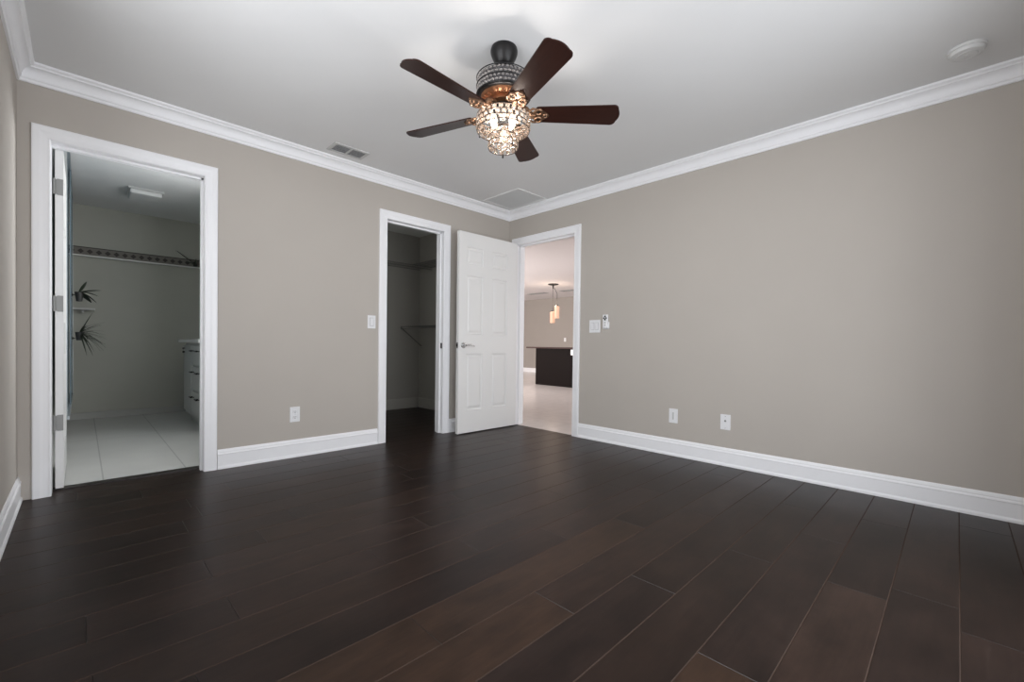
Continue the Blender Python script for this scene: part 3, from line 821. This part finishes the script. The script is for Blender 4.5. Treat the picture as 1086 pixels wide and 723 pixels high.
o = plate_root('wall_outlet', 'B', -1.997, 0.331, 'white wall jack plate, the left of two on the right wall', 'outlet')
plate(o)
MB().box((-0.0065, -0.0085, -0.030), (0.0065, -0.0055, 0.030), bevel=0.001).build('centre_strip', M['vent'], o)
o = plate_root('wall_outlet', 'B', -2.411, 0.334, 'white coax plate with a dark centre jack, right of two on the wall', 'outlet')
plate(o)
MB().lathe([(0, 0), (0.0075, 0), (0.0075, 0.003), (0.0048, 0.004), (0.0048, 0.010), (0, 0.010)], 16, Matrix.Translation((0, -0.006, 0.010)) @ Matrix.Rotation(PI / 2, 4, 'X')).build('coax_jack', M['hinge'], o, True)
for dz in (0.045, -0.045):
    MB().lathe([(0, 0), (0.003, 0), (0.003, 0.001), (0, 0.0015)], 10, Matrix.Translation((0, -0.006, dz)) @ Matrix.Rotation(PI / 2, 4, 'X')).build('screw', M['chrome'], o)
o = plate_root('fan_remote', 'B', -1.329, 1.132, 'slim white remote with dark buttons in a wall cradle beside the double switch', 'remote control')
MB().box((-0.033, -0.012, -0.066), (0.033, 0, 0.0), bevel=0.003).build('cradle', M['plate'], o)
r = MB().box((-0.027, -0.026, -0.060), (0.027, -0.008, 0.068), bevel=0.005).build('remote_body', M['plate'], o)
mb = MB()
for dx, dz in ((0, 0.050), (-0.012, 0.034), (0.012, 0.034), (0, 0.020)):
    mb.lathe([(0, 0), (0.0085, 0), (0.0085, 0.002), (0, 0.003)], 14, Matrix.Translation((dx, -0.026, dz)) @ Matrix.Rotation(PI / 2, 4, 'X'))
mb.build('dark_buttons', M['dark'], r)
mb = MB()
for dz in (-0.008, -0.032):
    mb.lathe([(0, 0), (0.009, 0), (0.009, 0.002), (0, 0.003)], 14, Matrix.Translation((0, -0.026, dz)) @ Matrix.Rotation(PI / 2, 4, 'X'))
mb.build('grey_buttons', M['vent'], r)

# ------------------------------------------------------------------ bathroom things
bl = empty('ceiling_light', (-3.052, 2.268, H))
tag(bl, 'unlit rectangular flush light on the bathroom ceiling', 'ceiling light')
MB().box((-0.14, -0.17, -0.014), (0.14, 0.17, 0), bevel=0.003).build('base_plate', M['vent'], bl)
MB().box((-0.125, -0.155, -0.055), (0.125, 0.155, -0.012), bevel=0.012).build('diffuser', M['detector'], bl)

wb = empty('wallpaper_border', (-W + 0.06, BY, 1.853))
tag(wb, 'dark diamond patterned border strip across the bathroom back wall', 'wall border')
L_ = BR - (-W + 0.06)
MB().box((0, -0.004, 0.0), (L_, 0, 0.10)).build('patterned_strip', M['border'], wb)
lg = MB().box((0, -0.075, -0.016), (L_, 0, 0.0), bevel=0.003).build('wall_ledge', M['quartz'], None, loc=(-W + 0.06, BY, 1.853))
tag(lg, 'thin pale ledge below the patterned border on the bathroom back wall', 'ledge')

def blade_leaf(mb, base, d, length, width, droop, seg=5):
    base, d = Vector(base), Vector(d).normalized()
    side = d.cross(Vector((0, 0, 1)))
    side = side.normalized() if side.length > 1e-3 else Vector((1, 0, 0))
    nrm = side.cross(d).normalized(); rings = []
    for i in range(seg + 1):
        t = i / seg
        p = base + d * length * t + Vector((0, 0, -droop * t * t))
        w = width * (math.sin(PI * min(0.98, 0.12 + 0.86 * t)) ** 0.8) / 2; h = max(0.0006, w * 0.18)
        rings.append([mb.bm.verts.new(p + side * a + nrm * b) for a, b in ((-w, 0), (0, h), (w, 0), (0, -h))])
    for A, B in zip(rings, rings[1:]):
        for k in range(4): mb.bm.faces.new((A[k], A[(k + 1) % 4], B[(k + 1) % 4], B[k]))
    mb.bm.faces.new(rings[0]); mb.bm.faces.new(rings[-1])

# glass shower screen standing in from the left wall
gs = empty('shower_screen', (-3.606, 0.98, 0.32))
tag(gs, 'bluish glass shower screen with pale metal edges at the bathroom left side', 'shower screen')
MB().box((-0.004, 0.012, 0.012), (0.004, 0.98, 2.055)).build('glass_pane', M['glass'], gs)
MB().box((0.012, 0.80, 0.012), (0.020, 1.92, 2.055)).build('glass_pane', M['glass'], gs)
mb = MB()
mb.box((-0.010, 0, 0), (0.010, 0.012, 2.065)); mb.box((0.004, 1.92, 0), (0.022, 1.94, 2.065))
mb.box((-0.010, 0, -0.014), (0.022, 1.94, 0.012)); mb.box((-0.010, 0, 2.055), (0.022, 1.94, 2.07))
mb.build('metal_frame', M['alu'], gs)
for zz in (0.25, 1.0, 1.8):
    MB().tube([(-0.107, 1.93, zz), (0.006, 1.93, zz)], 0.008, 10).build('wall_arm', M['alu'], gs, True)
def shelf_plant(kind, loc, label):
    o = empty(kind, loc); tag(o, label, 'plant')
    return o
p1 = shelf_plant('hanging_plant', (-3.534, 2.30, 0.945), 'spiky dark green air plant sticking out beside the shower glass')
MB().lathe([(0, -0.05), (0.022, -0.05), (0.031, 0.02), (0.032, 0.03), (0.0, 0.03)], 20).build('pot', M['pot'], p1, True)
mb = MB()
for k in range(46):
    a = random.uniform(-1.3, 1.3); el = random.uniform(-0.75, 1.05)
    blade_leaf(mb, (0, 0, 0.02), (math.cos(a) * math.cos(el), math.sin(a) * math.cos(el), math.sin(el)), random.uniform(0.10, 0.24), 0.012, random.uniform(0.0, 0.10))
mb.build('leaves', M['leaf'], p1)
p2 = shelf_plant('hanging_plant', (-3.536, 2.30, 1.36), 'dark broad leaved plant high beside the shower glass')
MB().lathe([(0, -0.09), (0.022, -0.09), (0.030, -0.02), (0.032, 0.0), (0.0, 0.0)], 20).build('pot', M['pot'], p2, True)
mb = MB()
for d, l, w, dr in (((1, 0.3, 0.35), 0.17, 0.075, 0.02), ((1, -0.4, 0.1), 0.15, 0.07, 0.05), ((0.6, 0.6, -0.5), 0.14, 0.06, 0.02), ((0.5, -0.3, 1), 0.12, 0.05, 0), ((0.9, 0.2, -0.25), 0.13, 0.06, 0.06)):
    blade_leaf(mb, (0, 0, 0), d, l, w, dr)
mb.build('leaves', M['leaf'], p2)
for p, x in ((p1, -0.0492), (p2, -0.0495)):
    MB().lathe([(0, 0), (0.012, 0), (0.012, 0.006), (0.004, 0.010), (0.004, 0.022), (0, 0.022)], 12, Matrix.Translation((x - 0.001, 0, -0.03)) @ Matrix.Rotation(PI / 2, 4, 'Y')).build('suction_hook', M['black'], p)
p3 = shelf_plant('trailing_plant', (-2.475, BY - 0.042, 1.853), 'dark leafy sprig lying on the ledge at the right of the border')
mb = MB()
MB().lathe([(0, 0), (0.018, 0), (0.026, 0.03), (0.0, 0.03)], 16).build('pot', M['pot'], p3, True)
for d, l in (((-1, -0.05, 0.85), 0.27), ((-0.8, -0.2, 0.35), 0.13), ((0.55, -0.05, 0.9), 0.20), ((1, -0.1, 0.45), 0.22), ((0.6, -0.2, -0.1), 0.15), ((0.1, -0.05, 1), 0.10)):
    blade_leaf(mb, (0, 0, 0.03), d, l, 0.045, 0.02)
mb.build('leaves', M['leaf'], p3)

ws = empty('wall_shelf', (-3.60, BY, 1.235))
tag(ws, 'short grey shelf on the bathroom back wall behind the shower glass', 'shelf')
MB().box((0.0, -0.11, 0.0), (0.19, 0, 0.02), bevel=0.003).build('shelf_board', M['vent'], ws)
MB().box((0.08, -0.07, -0.03), (0.10, 0, 0.0)).build('bracket', M['vent'], ws)

vn = empty('bathroom_vanity', (-2.69, 1.50, 0))
tag(vn, 'white bathroom vanity with dark pulls and a pale countertop', 'vanity')
MB().box((0.02, 0.0, 0.10), (0.485, 1.04, 0.885)).build('cabinet_body', M['vanity'], vn)
MB().box((0.07, 0.02, 0.0), (0.485, 1.02, 0.10)).build('toe_kick', M['vanity'], vn)
MB().box((-0.03, -0.02, 0.885), (0.485, 1.20, 0.92), bevel=0.004).build('countertop', M['quartz'], vn)
for zz0, zz1 in ((0.655, 0.855), (0.395, 0.635), (0.13, 0.375)):
    d = MB().box((0.0, 0.03, zz0), (0.02, 0.54, zz1), bevel=0.004).build('drawer', M['vanity'], vn)
    for yy in (0.12, 0.42):
        mb = MB().tube([(-0.028, yy - 0.045, zz1 - 0.055), (-0.028, yy + 0.045, zz1 - 0.055)], 0.008, 8)
        for s in (-0.04, 0.04): mb.tube([(0.0, yy + s, zz1 - 0.055), (-0.028, yy + s, zz1 - 0.055)], 0.005, 6)
        mb.build('pull', M['black'], d, True)
d = MB().box((0.0, 0.57, 0.13), (0.02, 1.02, 0.855), bevel=0.004).build('cabinet_door', M['vanity'], vn)
for zz in (0.80, 0.84):
    MB().lathe([(0, 0), (0.006, 0), (0.012, 0.02), (0, 0.025)], 12, Matrix.Translation((0, 0.95, zz - 0.02)) @ Matrix.Rotation(-PI / 2, 4, 'Y')).build('knob', M['black'], d, True)

# ------------------------------------------------------------------ closet wire shelves
def wire_shelf(name, runs, label, braces):
    """runs: (x0,y0,x1,y1) rectangles; wall side given by axis"""
    o = empty(name, runs[0]['o']); tag(o, label, 'wire shelf')
    mb = MB()
    for r in runs:
        (x0, y0), (x1, y1), ax = r['a'], r['b'], r['ax']
        if ax == 'x':        # long direction x
            for yy in (y0, (y0 + y1) / 2, y1): mb.tube([(x0, yy, 0), (x1, yy, 0)], 0.0035, 6)
            mb.tube([(x0, y0, -0.03), (x1, y0, -0.03)], 0.0035, 6)
            n = int((x1 - x0) / 0.028)
            for i in range(n + 1):
                x = x0 + (x1 - x0) * i / n; mb.tube([(x, y1, 0.003), (x, y0, 0.003), (x, y0, -0.03)], 0.0016, 4)
        else:
            for xx in (x0, (x0 + x1) / 2, x1): mb.tube([(xx, y0, 0), (xx, y1, 0)], 0.0035, 6)
            mb.tube([(x0, y0, -0.03), (x0, y1, -0.03)], 0.0035, 6)
            n = int((y1 - y0) / 0.028)
            for i in range(n + 1):
                y = y0 + (y1 - y0) * i / n; mb.tube([(x1, y, 0.003), (x0, y, 0.003), (x0, y, -0.03)], 0.0016, 4)
    mb.build('wire_deck', M['wire'], o)
    for p, q in braces: MB().tube([p, q], 0.007, 8).build('brace', M['wire'], o)
    return o
wire_shelf('wire_shelf', [dict(o=(0, 0, 1.955), a=(-2.0, CY - 0.31), b=(-0.075, CY - 0.004), ax='x'), dict(o=0, a=(-0.38, 0.2), b=(-0.075, CY - 0.32), ax='y')],
           'upper wire shelf wrapping the back and side of the dark closet', [((-1.0, CY - 0.30, 0), (-1.0, CY - 0.002, -0.27)), ((-0.37, 0.9, 0), (-0.072, 0.9, -0.27))])
wire_shelf('wire_shelf', [dict(o=(0, 0, 1.135), a=(-0.40, 0.2), b=(-0.075, 1.705), ax='y')],
           'lower wire shelf with a slanted brace on the closet side wall', [((-0.40, 1.70, -0.01), (-0.072, 1.70, -0.265))])

# ------------------------------------------------------------------ great room things
isl = empty('kitchen_island', (4.0, 1.2, 0))
tag(isl, 'dark espresso kitchen island with an overhanging dark stone top', 'kitchen island')
MB().box((0.0, 0.0, 0.0), (0.75, 2.01, 0.835)).build('island_body', M['island'], isl)
MB().box((-0.06, -0.2, 0.835), (1.0, 2.27, 0.868), bevel=0.006).build('stone_top', M['stone'], isl)
op = MB().box((-0.008, 0.86, 0.70), (0.0, 0.99, 0.82), bevel=0.003).build('outlet_plate', M['plate'], isl)
op['label'] = 'white outlet plate'

pl = empty('pendant_lamp', (4.80, 3.39, H))
tag(pl, 'pendant lamp with two glowing amber glass shades above the island', 'pendant lamp')
MB().lathe([(0, 0), (0.13, 0), (0.135, -0.012), (0.10, -0.026), (0.02, -0.034), (0.012, -0.12), (0, -0.12)], 32).build('canopy', M['black'], pl, True)
for s, f, zb, zt in ((0.095, 0.05, -0.85, -0.55), (0.0, -0.06, -0.96, -0.68)):
    px, py = right.x * s + tow.x * f, right.y * s + tow.y * f
    MB().tube([(px * 0.3, py * 0.3, -0.10), (px, py, -0.24), (px, py, zt)], 0.005, 6).build('cord', M['black'], pl)
    sh = MB().lathe([(0, zt), (0.045, zt), (0.062, zt - 0.01), (0.062, zb + 0.01), (0.055, zb), (0, zb)], 20, Matrix.Translation((px, py, 0))).build('glass_shade', M['shade'], pl, True)
    MB().lathe([(0, zt + 0.03), (0.02, zt + 0.03), (0.046, zt), (0, zt)], 16, Matrix.Translation((px, py, 0))).build('shade_cap', M['black'], sh, True)
bulb_light('pendant_light', (0, 0, -0.45), 9, (1.0, 0.80, 0.62), 0.08, pl)

for (x, y, lab) in ((6.02, 5.02, 'dark ceiling air slot left of the pendant lamp'), (6.02, 3.78, 'dark ceiling air slot right of the pendant lamp')):
    v = empty('ceiling_vent', (x, y, H)); tag(v, lab, 'air vent')
    mb = MB(); frame(mb, 0.10, 0.34, 0, 0.02, -0.01); mb.build('frame', M['hinge'], v)
    MB().box((-0.08, -0.32, -0.004), (0.08, 0.32, 0)).build('backing', M['dark'], v)
    mb = MB()
    for i in range(5): mb.box((-0.06 + 0.03 * i - 0.005, -0.32, -0.009), (-0.06 + 0.03 * i + 0.005, 0.32, -0.006))
    mb.build('slats', M['hinge'], v)
o = empty('wall_outlet', (HX, 4.99, 1.09), -PI / 2)
tag(o, 'small white switch plate on the far great room wall', 'light switch')
plate(o, 0.08, 0.12); rocker(o, 0)
